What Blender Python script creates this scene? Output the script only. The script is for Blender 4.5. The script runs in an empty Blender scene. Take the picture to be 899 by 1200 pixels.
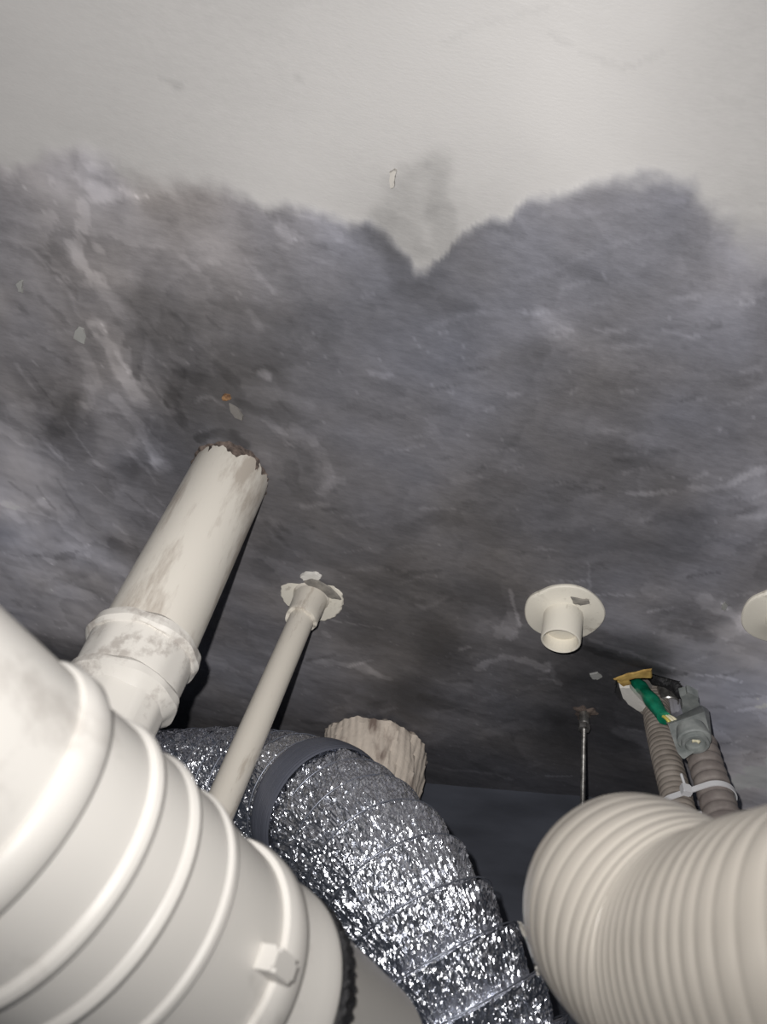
import bpy, bmesh, math, random
import numpy as np
from mathutils import Vector, Matrix
random.seed(3); rng = np.random.default_rng(3)
S = bpy.context.scene
C = S.collection

# ------------------------------------------------------------------ camera
W, H_, F = 899, 1200, 870.0
U = Vector((200, 750, -870)).normalized()          # world up seen in the camera's frame
fw = Vector((0, 0, -1)); wy = (fw - fw.dot(U) * U).normalized(); wx = wy.cross(U)
RM = Matrix((wx, wy, U))                           # camera frame -> world
CAM = Vector((0, 0, 2.0)); CEIL = 2.82
cd = bpy.data.cameras.new('camera'); cam = bpy.data.objects.new('camera', cd); C.objects.link(cam)
cam.matrix_world = Matrix.Translation(CAM) @ RM.to_4x4()
cd.sensor_fit = 'VERTICAL'; cd.sensor_height = 36.0; cd.lens = 36.0 * F / H_
cd.clip_start = 0.01; cd.clip_end = 50
cd.dof.use_dof = True; cd.dof.focus_distance = 1.05; cd.dof.aperture_fstop = 9.0
S.camera = cam

# ------------------------------------------------------------------ world, flash, exposure
w = bpy.data.worlds.new('dim_room'); S.world = w; w.use_nodes = True
w.node_tree.nodes['Background'].inputs[0].default_value = (0.70, 0.80, 1.0, 1)
w.node_tree.nodes['Background'].inputs[1].default_value = 0.035
ld = bpy.data.lights.new('phone_flash', 'SPOT'); ld.energy = 62; ld.shadow_soft_size = 0.005
ld.spot_size = math.radians(150); ld.spot_blend = 1.0; ld.color = (1.0, 0.975, 0.95)
ld.use_nodes = True                                 # lamp falloff softened close to the lens, as phone flash metering evens it
_e = ld.node_tree.nodes['Emission']; _f = ld.node_tree.nodes.new('ShaderNodeLightFalloff')
_f.inputs['Strength'].default_value = 1.0; _f.inputs['Smooth'].default_value = 0.45
ld.node_tree.links.new(_f.outputs['Quadratic'], _e.inputs['Strength'])
lo = bpy.data.objects.new('phone_flash', ld); C.objects.link(lo)
FL = RM @ Vector((-0.026, 0.036, 0.0)) + CAM
lo.matrix_world = Matrix.Translation(FL) @ (RM @ Vector(((520 - W / 2) / F, (H_ / 2 - 330) / F, -1))).to_track_quat('-Z', 'Y').to_matrix().to_4x4()
vs = S.view_settings
S.display_settings.display_device = 'sRGB'
vs.view_transform = 'Standard'; vs.look = 'None'; vs.gamma = 1; vs.use_curve_mapping = False
vs.exposure = 0.0

# ------------------------------------------------------------------ placing helpers
def ray(px, py): return RM @ Vector(((px - W / 2) / F, (H_ / 2 - py) / F, -1))
def P(px, py, d): return CAM + ray(px, py) * d
def PZ(px, py, z):
    r = ray(px, py); return CAM + r * ((z - CAM.z) / r.z)
def proj(p):
    q = RM.transposed() @ (Vector(p) - CAM)
    return (W / 2 + F * q.x / -q.z, H_ / 2 - F * q.y / -q.z, -q.z)

# ------------------------------------------------------------------ noise on arrays
def vnoise(x, y, seed):
    xi = np.floor(x).astype(np.int64); yi = np.floor(y).astype(np.int64)
    fx = x - xi; fy = y - yi
    fx = fx * fx * fx * (fx * (fx * 6 - 15) + 10); fy = fy * fy * fy * (fy * (fy * 6 - 15) + 10)
    def h(a, b):
        n = (a * 374761393 + b * 668265263 + seed * 1442695041) & 0xffffffff
        n = ((n ^ (n >> 13)) * 1274126177) & 0xffffffff
        n = ((n ^ (n >> 16)) * 2246822519) & 0xffffffff
        return ((n ^ (n >> 15)) & 0xffff) / 65535.0
    a = h(xi, yi); b = h(xi + 1, yi); c = h(xi, yi + 1); d = h(xi + 1, yi + 1)
    return (a + (b - a) * fx) + ((c + (d - c) * fx) - (a + (b - a) * fx)) * fy
def fbm(x, y, seed, oct=5, gain=.5):
    s = np.zeros_like(x); a = 1; t = 0
    for i in range(oct):
        s += a * vnoise(x * 2 ** i + 17.3 * i, y * 2 ** i - 9.1 * i, seed + i); t += a; a *= gain
    return s / t * 2 - 1
def sstep(a, b, v):
    t = np.clip((v - a) / (b - a), 0, 1); return t * t * (3 - 2 * t)
def lin(c): return np.where(c <= 0.04045, c / 12.92, ((c + 0.055) / 1.055) ** 2.4)

# ------------------------------------------------------------------ materials
def mat(name, color, rough=.5, metal=0.0, **kw):
    m = bpy.data.materials.new(name); m.use_nodes = True
    b = m.node_tree.nodes['Principled BSDF']
    b.inputs['Base Color'].default_value = (*color, 1)
    b.inputs['Roughness'].default_value = rough; b.inputs['Metallic'].default_value = metal
    for k, v in kw.items(): b.inputs[k].default_value = v
    return m
def N(m, t, **kw):
    n = m.node_tree.nodes.new(t)
    for k, v in kw.items():
        if k in n.inputs: n.inputs[k].default_value = v
        else: setattr(n, k, v)
    return n
def L(m, a, b): m.node_tree.links.new(a, b)
def mottle(m, c1, c2, scale, lo_=.35, hi_=.65, bump=0.0, stretch=(1, 1, 1), detail=8, bscale=None, bdist=.002):
    b = m.node_tree.nodes['Principled BSDF']
    tc = N(m, 'ShaderNodeTexCoord'); mp = N(m, 'ShaderNodeMapping'); mp.inputs['Scale'].default_value = stretch
    L(m, tc.outputs['Object'], mp.inputs[0])
    n = N(m, 'ShaderNodeTexNoise'); n.inputs['Scale'].default_value = scale; n.inputs['Detail'].default_value = detail
    L(m, mp.outputs[0], n.inputs['Vector'])
    r = N(m, 'ShaderNodeValToRGB'); r.color_ramp.elements[0].position = lo_; r.color_ramp.elements[1].position = hi_
    r.color_ramp.elements[0].color = (*c1, 1); r.color_ramp.elements[1].color = (*c2, 1)
    L(m, n.outputs[0], r.inputs[0]); L(m, r.outputs[0], b.inputs['Base Color'])
    if bump:
        n2 = N(m, 'ShaderNodeTexNoise'); n2.inputs['Scale'].default_value = bscale or scale * 2; n2.inputs['Detail'].default_value = 6
        L(m, tc.outputs['Object'], n2.inputs['Vector'])
        bp = N(m, 'ShaderNodeBump'); bp.inputs['Strength'].default_value = bump; bp.inputs['Distance'].default_value = bdist
        L(m, n2.outputs[0], bp.inputs['Height']); L(m, bp.outputs[0], b.inputs['Normal'])
    return m, r

def pvc(name, base, dirt, amount, scale=18, stretch=(1, 1, .22), rough=.42):
    """painted PVC: cream with scuffs and grime streaks running along the pipe (local Z)"""
    m = mat(name, base, rough)
    b = m.node_tree.nodes['Principled BSDF']
    tc = N(m, 'ShaderNodeTexCoord'); mp = N(m, 'ShaderNodeMapping'); mp.inputs['Scale'].default_value = stretch
    L(m, tc.outputs['Object'], mp.inputs[0])
    n = N(m, 'ShaderNodeTexNoise'); n.inputs['Scale'].default_value = scale * 3; n.inputs['Detail'].default_value = 10; n.inputs['Roughness'].default_value = .68
    L(m, mp.outputs[0], n.inputs['Vector'])
    big = N(m, 'ShaderNodeTexNoise'); big.inputs['Scale'].default_value = scale; big.inputs['Detail'].default_value = 3
    L(m, mp.outputs[0], big.inputs['Vector'])
    mul = N(m, 'ShaderNodeMath', operation='MULTIPLY'); L(m, n.outputs[0], mul.inputs[0]); L(m, big.outputs[0], mul.inputs[1])
    r = N(m, 'ShaderNodeMapRange'); r.inputs['From Min'].default_value = .36 - amount; r.inputs['From Max'].default_value = .42 - amount * .6
    L(m, mul.outputs[0], r.inputs[0])
    mx = N(m, 'ShaderNodeMix', data_type='RGBA'); mx.inputs[6].default_value = (*base, 1); mx.inputs[7].default_value = (*dirt, 1)
    sc = N(m, 'ShaderNodeMath', operation='MULTIPLY'); sc.inputs[1].default_value = .55
    L(m, r.outputs[0], sc.inputs[0]); L(m, sc.outputs[0], mx.inputs[0]); L(m, mx.outputs[2], b.inputs['Base Color'])
    bp = N(m, 'ShaderNodeBump'); bp.inputs['Strength'].default_value = .25; bp.inputs['Distance'].default_value = .0008
    L(m, n.outputs[0], bp.inputs['Height']); L(m, bp.outputs[0], b.inputs['Normal'])
    return m

M_old = pvc('aged_cream_pvc', (.73, .69, .62), (.30, .24, .19), .135)
M_fit = pvc('scuffed_white_pvc', (.74, .71, .66), (.30, .26, .23), .11, 20, (1, 1, 1))
M_near = pvc('smooth_white_pvc', (.72, .695, .655), (.42, .39, .36), .06, 7, (1, 1, 1))
M_small = pvc('cream_pvc', (.70, .655, .58), (.36, .30, .24), .07, 30)
M_flange = pvc('white_pvc', (.78, .74, .65), (.40, .36, .30), .03, 26, (1, 1, 1))
M_putty, _ = mottle(mat('grey_putty', (.2, .19, .17), .8), (.16, .15, .14), (.30, .28, .25), 60, bump=.5)
M_brown, _ = mottle(mat('brown_cement', (.1, .08, .06), .95), (.045, .035, .032), (.17, .13, .11), 70, bump=.8, bdist=.004)
M_plaster, _ = mottle(mat('crumbling_plaster', (.6, .5, .4), .9), (.26, .20, .17), (.74, .65, .56), 22, .36, .44, bump=.9, stretch=(1, 1, .35), bdist=.004)
M_white_paint = mat('white_paint_flake', (.72, .70, .66), .7)
M_rust, _ = mottle(mat('rust', (.3, .12, .04), .8), (.12, .06, .03), (.30, .17, .08), 200)
M_foil = mat('crumpled_foil', (.78, .80, .86), .27, 1.0)
_b = M_foil.node_tree.nodes['Principled BSDF']; _t = N(M_foil, 'ShaderNodeTexCoord')
_n = N(M_foil, 'ShaderNodeTexNoise'); _n.inputs['Scale'].default_value = 70; _n.inputs['Detail'].default_value = 3.5; _n.inputs['Roughness'].default_value = .6; _n.inputs['Distortion'].default_value = 1.6; _w = N(M_foil, 'ShaderNodeAttribute', attribute_name='wrap'); L(M_foil, _w.outputs['Vector'], _n.inputs['Vector'])
_p = N(M_foil, 'ShaderNodeBump'); _p.inputs['Strength'].default_value = .9; _p.inputs['Distance'].default_value = .0045; L(M_foil, _n.outputs[0], _p.inputs['Height']); L(M_foil, _p.outputs[0], _b.inputs['Normal'])
M_wire = mat('foil_covered_wire', (.30, .32, .38), .4, .8)
M_tape = mat('grey_plastic_band', (.15, .16, .20), .38, .4)
M_steel, _ = mottle(mat('zinc_steel', (.4, .4, .4), .35, .85), (.22, .21, .20), (.55, .54, .52), 90)
M_hose = mat('cream_flexible_plastic', (.53, .49, .435), .27)
M_hose.node_tree.nodes['Principled BSDF'].inputs['Coat Weight'].default_value = .3
M_hose.node_tree.nodes['Principled BSDF'].inputs['Coat Roughness'].default_value = .2
M_film = mat('crumpled_clear_film', (.78, .75, .70), .18, 0.0, **{'Transmission Weight': .45, 'IOR': 1.3})
M_cond1, _ = mottle(mat('dusty_grey_conduit', (.25, .22, .2), .7), (.22, .19, .165), (.34, .30, .265), 40, bump=.2)
M_cond2, _ = mottle(mat('brown_grey_conduit', (.25, .22, .2), .6), (.20, .17, .16), (.30, .265, .245), 40, bump=.2)
M_box, _ = mottle(mat('grey_connector_plastic', (.25, .27, .26), .55), (.22, .24, .235), (.36, .38, .37), 50, bump=.25)
M_green, _ = mottle(mat('green_tape', (.0, .2, .1), .35), (.004, .16, .085), (.012, .28, .16), 50, bump=.3)
M_black, _ = mottle(mat('black_foam', (.01, .01, .01), .6), (.008, .008, .009), (.03, .03, .033), 90, bump=.8, bdist=.004)
M_yellow, _ = mottle(mat('yellow_card', (.5, .3, .05), .8), (.30, .18, .05), (.62, .42, .13), 60)
M_tie = mat('white_nylon', (.72, .72, .74), .3)
M_wirew = mat('cream_wire', (.75, .70, .50), .4)
M_wirey = mat('yellow_wire', (.60, .50, .10), .4)

# ------------------------------------------------------------------ object helpers
def link(name, verts, faces, material, parent=None, smooth=30, at=None, rot=None):
    me = bpy.data.meshes.new(name); me.from_pydata([tuple(v) for v in verts], [], faces); me.update()
    o = bpy.data.objects.new(name, me); C.objects.link(o)
    if material: me.materials.append(material)
    if smooth is not None:
        me.shade_smooth()
        if smooth < 180: me.set_sharp_from_angle(angle=math.radians(smooth))
    if at is not None:
        mw = Matrix.Translation(at) @ (rot.to_4x4() if rot else Matrix.Identity(4))
        if parent: o.matrix_local = parent.matrix_world.inverted() @ mw if False else mw
        else: o.matrix_local = mw
    if parent: o.parent = parent
    return o
def thing(name, label, cat, loc, group=None):
    o = bpy.data.objects.new(name, None); C.objects.link(o); o.location = loc; o.empty_display_size = .03
    o['label'] = label; o['category'] = cat
    if group: o['group'] = group
    o['_b'] = 1; del o['_b']
    return o
def frame(axis):
    z = Vector(axis).normalized(); x = Vector((0, 0, 1)).cross(z)
    if x.length < 1e-4: x = Vector((1, 0, 0))
    x.normalize(); y = z.cross(x)
    return Matrix((x, y, z)).transposed()
def put(o, parent, p, axis=(0, 0, 1)):
    """place o with local z along axis at world point p; parents here are unrotated empties"""
    mw = Matrix.Translation(Vector(p)) @ frame(axis).to_4x4()
    if parent:
        o.parent = parent
        chain = Matrix.Identity(4); q = parent; mats = []
        while q: mats.append(q.matrix_basis.copy()); q = q.parent
        for m_ in reversed(mats): chain = chain @ m_
        mw = chain.inverted() @ mw
    o.matrix_basis = mw
    return o
def lathe(name, prof, material, parent, p, axis, seg=64, jitter=None, smooth=32, closed=False):
    """revolve (z, r) pairs about local z"""
    v = []; f = []
    n = len(prof)
    for i, (z, r) in enumerate(prof):
        for k in range(seg):
            a = 2 * math.pi * k / seg; dz = dr = 0
            if jitter: dz, dr = jitter(i, a)
            v.append(((r + dr) * math.cos(a), (r + dr) * math.sin(a), z + dz))
    rng_i = range(n if closed else n - 1)
    for i in rng_i:
        j = (i + 1) % n
        for k in range(seg):
            l = (k + 1) % seg
            f.append((i * seg + k, i * seg + l, j * seg + l, j * seg + k))
    if not closed:
        if prof[0][1] > 1e-6: f.append(tuple(range(seg))[::-1])
        if prof[-1][1] > 1e-6: f.append(tuple((n - 1) * seg + k for k in range(seg)))
    o = link(name, v, f, material, None, smooth)
    # normals outward
    bm = bmesh.new(); bm.from_mesh(o.data); bmesh.ops.recalc_face_normals(bm, faces=bm.faces); bm.to_mesh(o.data); bm.free()
    return put(o, parent, p, axis)
def spline(pts, step):
    pts = [Vector(p) for p in pts]; q = [pts[0] * 2 - pts[1]] + pts + [pts[-1] * 2 - pts[-2]]
    dense = []
    for i in range(1, len(q) - 2):
        for t in np.linspace(0, 1, 60, endpoint=False):
            a, b, c, d = q[i - 1], q[i], q[i + 1], q[i + 2]
            dense.append(.5 * ((2 * b) + (c - a) * t + (2 * a - 5 * b + 4 * c - d) * t * t + (3 * b - a - 3 * c + d) * t ** 3))
    dense.append(pts[-1])
    out = [dense[0]]; acc = 0; s = 0
    for i in range(1, len(dense)):
        seg = (dense[i] - dense[i - 1]).length
        while s + seg >= (len(out)) * step:
            out.append(dense[i - 1].lerp(dense[i], (len(out) * step - s) / seg))
        s += seg
    return out
def tube(name, pts, step, seg, rf, material, parent, smooth=180, offset=None, cap=True):
    """sweep; rf(s, a) gives arrays of radius"""
    c = spline(pts, step); n = len(c)
    T = [(c[min(i + 1, n - 1)] - c[max(i - 1, 0)]).normalized() for i in range(n)]
    x = T[0].orthogonal().normalized(); fr = []
    for i in range(n):
        x = (x - T[i] * x.dot(T[i])).normalized(); fr.append((x.copy(), T[i].cross(x)))
    A = np.linspace(0, 2 * math.pi, seg, endpoint=False)
    SS, AA = np.meshgrid(np.arange(n) * step, A, indexing='ij')
    R = rf(SS, AA)
    cx = np.array([list(v) for v in c]); fx = np.array([list(v[0]) for v in fr]); fy = np.array([list(v[1]) for v in fr])
    V = cx[:, None, :] + R[..., None] * (np.cos(AA)[..., None] * fx[:, None, :] + np.sin(AA)[..., None] * fy[:, None, :])
    if offset is not None: V = V + offset(SS, AA)[..., None] * np.array([list(t) for t in T])[:, None, :]
    idx = np.arange(n * seg).reshape(n, seg)
    a = idx[:-1]; b = np.roll(a, -1, 1); d = idx[1:]; e = np.roll(d, -1, 1)
    F_ = np.stack([a, b, e, d], -1).reshape(-1, 4).tolist()
    if cap: F_ += [idx[0].tolist()[::-1], idx[-1].tolist()]
    base = parent_world(parent)
    V = V.reshape(-1, 3) - np.array(list(base))
    o = link(name, V.tolist(), F_, material, parent, smooth)
    o['_'] = 0; del o['_']
    return o, c, fr
def parent_world(p):
    v = Vector((0, 0, 0))
    while p: v += p.location; p = p.parent
    return v
def bm_obj(name, bm, material, parent=None, p=None, axis=(0, 0, 1), smooth=35):
    me = bpy.data.meshes.new(name); bmesh.ops.recalc_face_normals(bm, faces=bm.faces); bm.to_mesh(me); bm.free()
    me.materials.append(material); o = bpy.data.objects.new(name, me); C.objects.link(o)
    if smooth is not None: me.shade_smooth(); me.set_sharp_from_angle(angle=math.radians(smooth))
    if p is not None: put(o, parent, p, axis)
    elif parent: o.parent = parent
    return o
def slab_from_outline(name, pts2, thick, material, parent, jig=0.0, sub=3):
    """flake: world-space outline points (near-planar), thickened along their normal"""
    c = sum((Vector(p) for p in pts2), Vector()) / len(pts2)
    nrm = Vector()
    for i in range(len(pts2)):
        nrm += (Vector(pts2[i]) - c).cross(Vector(pts2[(i + 1) % len(pts2)]) - c)
    nrm.normalize()
    if nrm.dot(CAM - c) < 0: nrm = -nrm
    bm = bmesh.new()
    ring = []
    for i in range(len(pts2)):
        a = Vector(pts2[i]) - c; b = Vector(pts2[(i + 1) % len(pts2)]) - c
        for k in range(sub):
            q = a.lerp(b, k / sub) + Vector((random.uniform(-jig, jig), random.uniform(-jig, jig), random.uniform(-jig, jig) * .5))
            ring.append(q)
    lo_v = [bm.verts.new(q - nrm * thick / 2) for q in ring]; hi_v = [bm.verts.new(q * .93 + nrm * (thick / 2 + random.uniform(-jig, jig) * .3)) for q in ring]
    ct = bm.verts.new(nrm * (thick / 2 + jig * .4)); cb = bm.verts.new(-nrm * thick / 2)
    m = len(ring)
    for i in range(m):
        j = (i + 1) % m
        bm.faces.new((lo_v[i], lo_v[j], hi_v[j], hi_v[i])); bm.faces.new((hi_v[i], hi_v[j], ct)); bm.faces.new((lo_v[j], lo_v[i], cb))
    return bm_obj(name, bm, material, parent, c if parent else c)

# ------------------------------------------------------------------ CEILING: one slab with a hole, trowelled relief and membrane stains
X0, X1, Y0, Y1 = -1.05, 1.35, -0.40, 1.70
RES = 0.004
nx = int((X1 - X0) / RES) + 1; ny = int((Y1 - Y0) / RES) + 1
gx, gy = np.meshgrid(np.linspace(X0, X1, nx), np.linspace(Y0, Y1, ny))
def CP(px, py):
    q = PZ(px, py, CEIL); return q.x, q.y
#TONES#
ctrl = CTRL = [  # photograph positions of tones on the ceiling, turned into places on the slab; value = grey seen there, haze at left included
(20,30,165),(150,30,172),(300,50,180),(450,50,190),(600,60,200),(750,60,198),(880,60,175),(30,150,160),(160,130,172),(300,150,186),(450,140,198),(600,150,203),(740,150,202),(880,160,178),
(60,200,150),(200,195,165),(330,210,185),(600,215,200),(880,240,172),(720,190,200),
(50,240,125),(140,240,140),(100,290,125),(230,250,130),(300,290,122),(380,290,130),(200,300,122),(480,240,165),(540,250,160),(400,320,115),(500,310,130),(560,320,118),(640,270,130),(720,250,132),(800,250,125),(860,300,150),(640,340,118),(740,330,120),(820,330,125),(890,350,125),
(30,340,112),(100,350,110),(60,420,98),(130,410,125),(150,470,115),(190,380,88),(220,430,80),(280,370,100),(300,430,84),(380,380,98),(460,380,105),(540,400,108),(600,380,120),(660,370,125),(720,400,112),(800,410,112),(880,420,112),
(20,470,105),(90,500,78),(150,520,105),(200,510,76),(340,480,90),(400,470,98),(460,460,100),(540,480,106),(640,470,100),(720,470,94),(800,480,104),(880,490,104),
(20,540,128),(80,540,95),(30,600,125),(100,590,105),(150,600,92),(60,650,112),(100,690,105),(190,560,84),(380,540,98),(350,600,84),(440,560,96),(520,560,98),(570,590,82),(640,570,86),(720,590,90),(800,590,88),(850,560,110),(890,600,118),(890,560,122),
(340,660,82),(430,640,82),(520,650,86),(600,660,84),(700,650,82),(780,650,78),(830,690,98),(880,660,92),(290,700,82),(430,700,74),(500,700,72),(570,700,66),(590,740,92),(750,690,92),(800,720,78),(870,760,112),(820,760,100),(740,740,84),
(440,740,66),(380,780,84),(450,770,74),(520,770,54),(580,780,72),(640,800,58),(700,800,52),(740,780,50),(840,820,104),(885,850,122),(885,900,118),(400,810,68),(470,820,52),(540,830,58),(600,840,52),(680,850,50),(740,860,46),(830,880,95),
(520,880,46),(600,890,44),(660,900,42),(740,910,42),(560,920,42),(250,800,70),(250,860,60)]
ALB_GAIN = 1.0
cpos = np.array([CP(a, b) for a, b, c in ctrl]); cval = np.array([c for a, b, c in ctrl]) / 255.0
CAL = [1.19,0.854,0.658,0.58,0.592,0.682,0.584,1.24,0.994,0.913,0.898,0.845,0.861,0.767,1.41,0.796,0.915,1.01,0.812,0.814,0.888,1.16,1.24,1.3,0.964,1.32,0.814,0.858,0.459,0.71,0.31,0.678,0.729,0.659,0.698,0.964,0.844,0.818,0.812,0.745,1.45,1.17,1.37,0.864,1.25,0.963,1.11,1.07,0.783,0.91,0.883,0.848,0.841,0.797,0.947,0.832,0.947,1.63,1.46,1.82,1.41,1.05,1.12,0.924,0.87,0.911,1.06,1.04,1.19,1.89,1.6,2.78,1.7,1.93,4.27,3.62,1.31,0.909,1.2,1.08,1.17,1.26,1.21,1.53,1.31,0.99,1.54,1.09,1.67,1.15,1.52,1.56,1.44,1.64,1.89,1.9,2.03,1.72,1.61,1.35,1.58,1.64,1.45,2.72,2.21,2.67,2.04,2.98,2.82,1.89,1.98,3.27,1.36,1.5,3.33,7.98,6.07,2.78,1.93,4.43,3.04,1.48,2.52,3.96,3.92,4.56,3.73,2.81,3.59,5.08,2.4]  # flash divided out of the tones above; haze at left stays painted in
cal = np.array(CAL) if 'CAL' in globals() else np.ones(len(ctrl))
calb = np.clip(lin(cval) * cal, .012, .85)
wxn = gx + .030 * fbm(gx * 7, gy * 7, 11) + .012 * fbm(gx * 26, gy * 26, 21)
wyn = gy + .030 * fbm(gx * 7 + 40, gy * 7, 12) + .012 * fbm(gx * 26, gy * 26, 22)
def field(sel, k_):
    num = np.zeros_like(gx); den = np.zeros_like(gx); P_ = cpos[sel]; Q_ = np.log(calb[sel])
    for (x, y), v in zip(P_, Q_):
        sg = np.sort(np.hypot(P_[:, 0] - x, P_[:, 1] - y))[3]
        d2 = (wxn - x) ** 2 + (wyn - y) ** 2
        g = np.exp(-d2 / (2 * (sg * k_) ** 2)) + 1e-6 / (d2 + .01); num += g * v; den += g
    return np.exp(num / den)
isw = cval > 154 / 255.0
A_white = field(isw, .7); A_dark = field(~isw, .34)
# white paint beyond the ragged edge of the coating: boundary along the slab
bpx = [(-160,190),(-60,185),(0,190),(60,196),(100,188),(150,212),(215,222),(262,232),(300,252),(350,262),(385,268),(410,280),(430,272),(455,290),(486,322),(500,318),(528,285),(560,262),(592,268),(618,245),(650,232),(700,222),(760,216),(810,222),(850,252),(899,285),(960,300),(1050,330)]
bw = np.array([CP(a, b) for a, b in bpx]); o_ = np.argsort(bw[:, 0]); bw = bw[o_]
rag = .026 * fbm(gx * 9, gy * 9, 5, 4) + .014 * np.abs(fbm(gx * 16, gy * 16, 15, 5, .6)) + .006 * fbm(gx * 60, gy * 60, 6)
sd = (gy + rag) - np.interp(gx + .012 * fbm(gx * 20, gy * 20, 8), bw[:, 0], bw[:, 1])
soft = .006 + .040 * vnoise(gx * 6, gy * 6, 77) ** 1.5
inside = sstep(-soft, soft, sd)
# strokes: (points in photo px, half-width m, multiplier, softness)
qx = gx + .05 * fbm(gx * 4, gy * 4, 201, 4); qy = gy + .05 * fbm(gx * 4, gy * 4, 202, 4)
patch = fbm(qx * 6, qy * 9, 203, 6, .55)                                   # cloudy lap marks with one crisp side
laps = np.mod(fbm(qx * 3, qy * 6, 204, 4, .5) * 3.0, 1.0)
str_f = 1 + .15 * fbm((gx * .9 + gy * .25) * 5, (gy - gx * .22) * 42, 31, 5, .6) + .36 * patch + .14 * (laps - .5) + .10 * np.sign(fbm(qx * 11, qy * 16, 206, 5)) * vnoise(gx * 9, gy * 9, 207) + .10 * fbm(gx * 30, gy * 44, 41, 4, .7)
diag = sstep(-.18, -.42, gx + .1 * fbm(gx * 3, gy * 3, 205, 3))
str_l = 1 + .24 * fbm((gx + gy * .8) * 7, (gy * .7 - gx) * 17, 51, 5, .6) + .46 * patch + .20 * (laps - .5) + .16 * np.sign(fbm(qx * 11, qy * 13, 208, 5)) * vnoise(gx * 9, gy * 9, 209) + .14 * fbm(gx * 26, gy * 26, 43, 4, .7)
tex = np.clip(str_f * (1 - diag) + str_l * diag, .35, 2)
white_tex = 1 + .035 * fbm(gx * 5, gy * 5, 61, 6) + .02 * fbm(gx * 4, gy * 40, 62, 3)
mult = inside * tex + (1 - inside) * white_tex
hmap = np.zeros_like(gx)
def stroke(pp, wdt, m, soft_=.5, seed=1, ragged=1.1, relief=0.0):
    q = [CP(*p) for p in pp]; pad = wdt * 2.2 + .004
    xs = [p[0] for p in q]; ys = [p[1] for p in q]
    i0 = max(0, int((min(xs) - pad - X0) / RES)); i1 = min(nx, int((max(xs) + pad - X0) / RES) + 2)
    j0 = max(0, int((min(ys) - pad - Y0) / RES)); j1 = min(ny, int((max(ys) + pad - Y0) / RES) + 2)
    if i0 >= i1 or j0 >= j1: return
    sl_ = (slice(j0, j1), slice(i0, i1)); x_, y_ = gx[sl_], gy[sl_]; best = np.full(x_.shape, 9.0)
    rx = x_ + ragged * wdt * fbm(x_ * .35 / wdt, y_ * .35 / wdt, seed, 5, .6); ry = y_ + ragged * wdt * fbm(x_ * .35 / wdt + 9, y_ * .35 / wdt, seed + 3, 5, .6)
    for (ax, ay), (bx, by) in zip(q[:-1], q[1:]):
        dx, dy = bx - ax, by - ay; t = np.clip(((rx - ax) * dx + (ry - ay) * dy) / (dx * dx + dy * dy + 1e-12), 0, 1)
        best = np.minimum(best, np.hypot(rx - ax - t * dx, ry - ay - t * dy))
    k = (1 - sstep(wdt * (1 - soft_ * .7), wdt, best)) * (.65 + .6 * vnoise(x_ * 60, y_ * 60, seed + 5))
    mult[sl_] *= (1 + (m - 1) * k)
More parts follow.
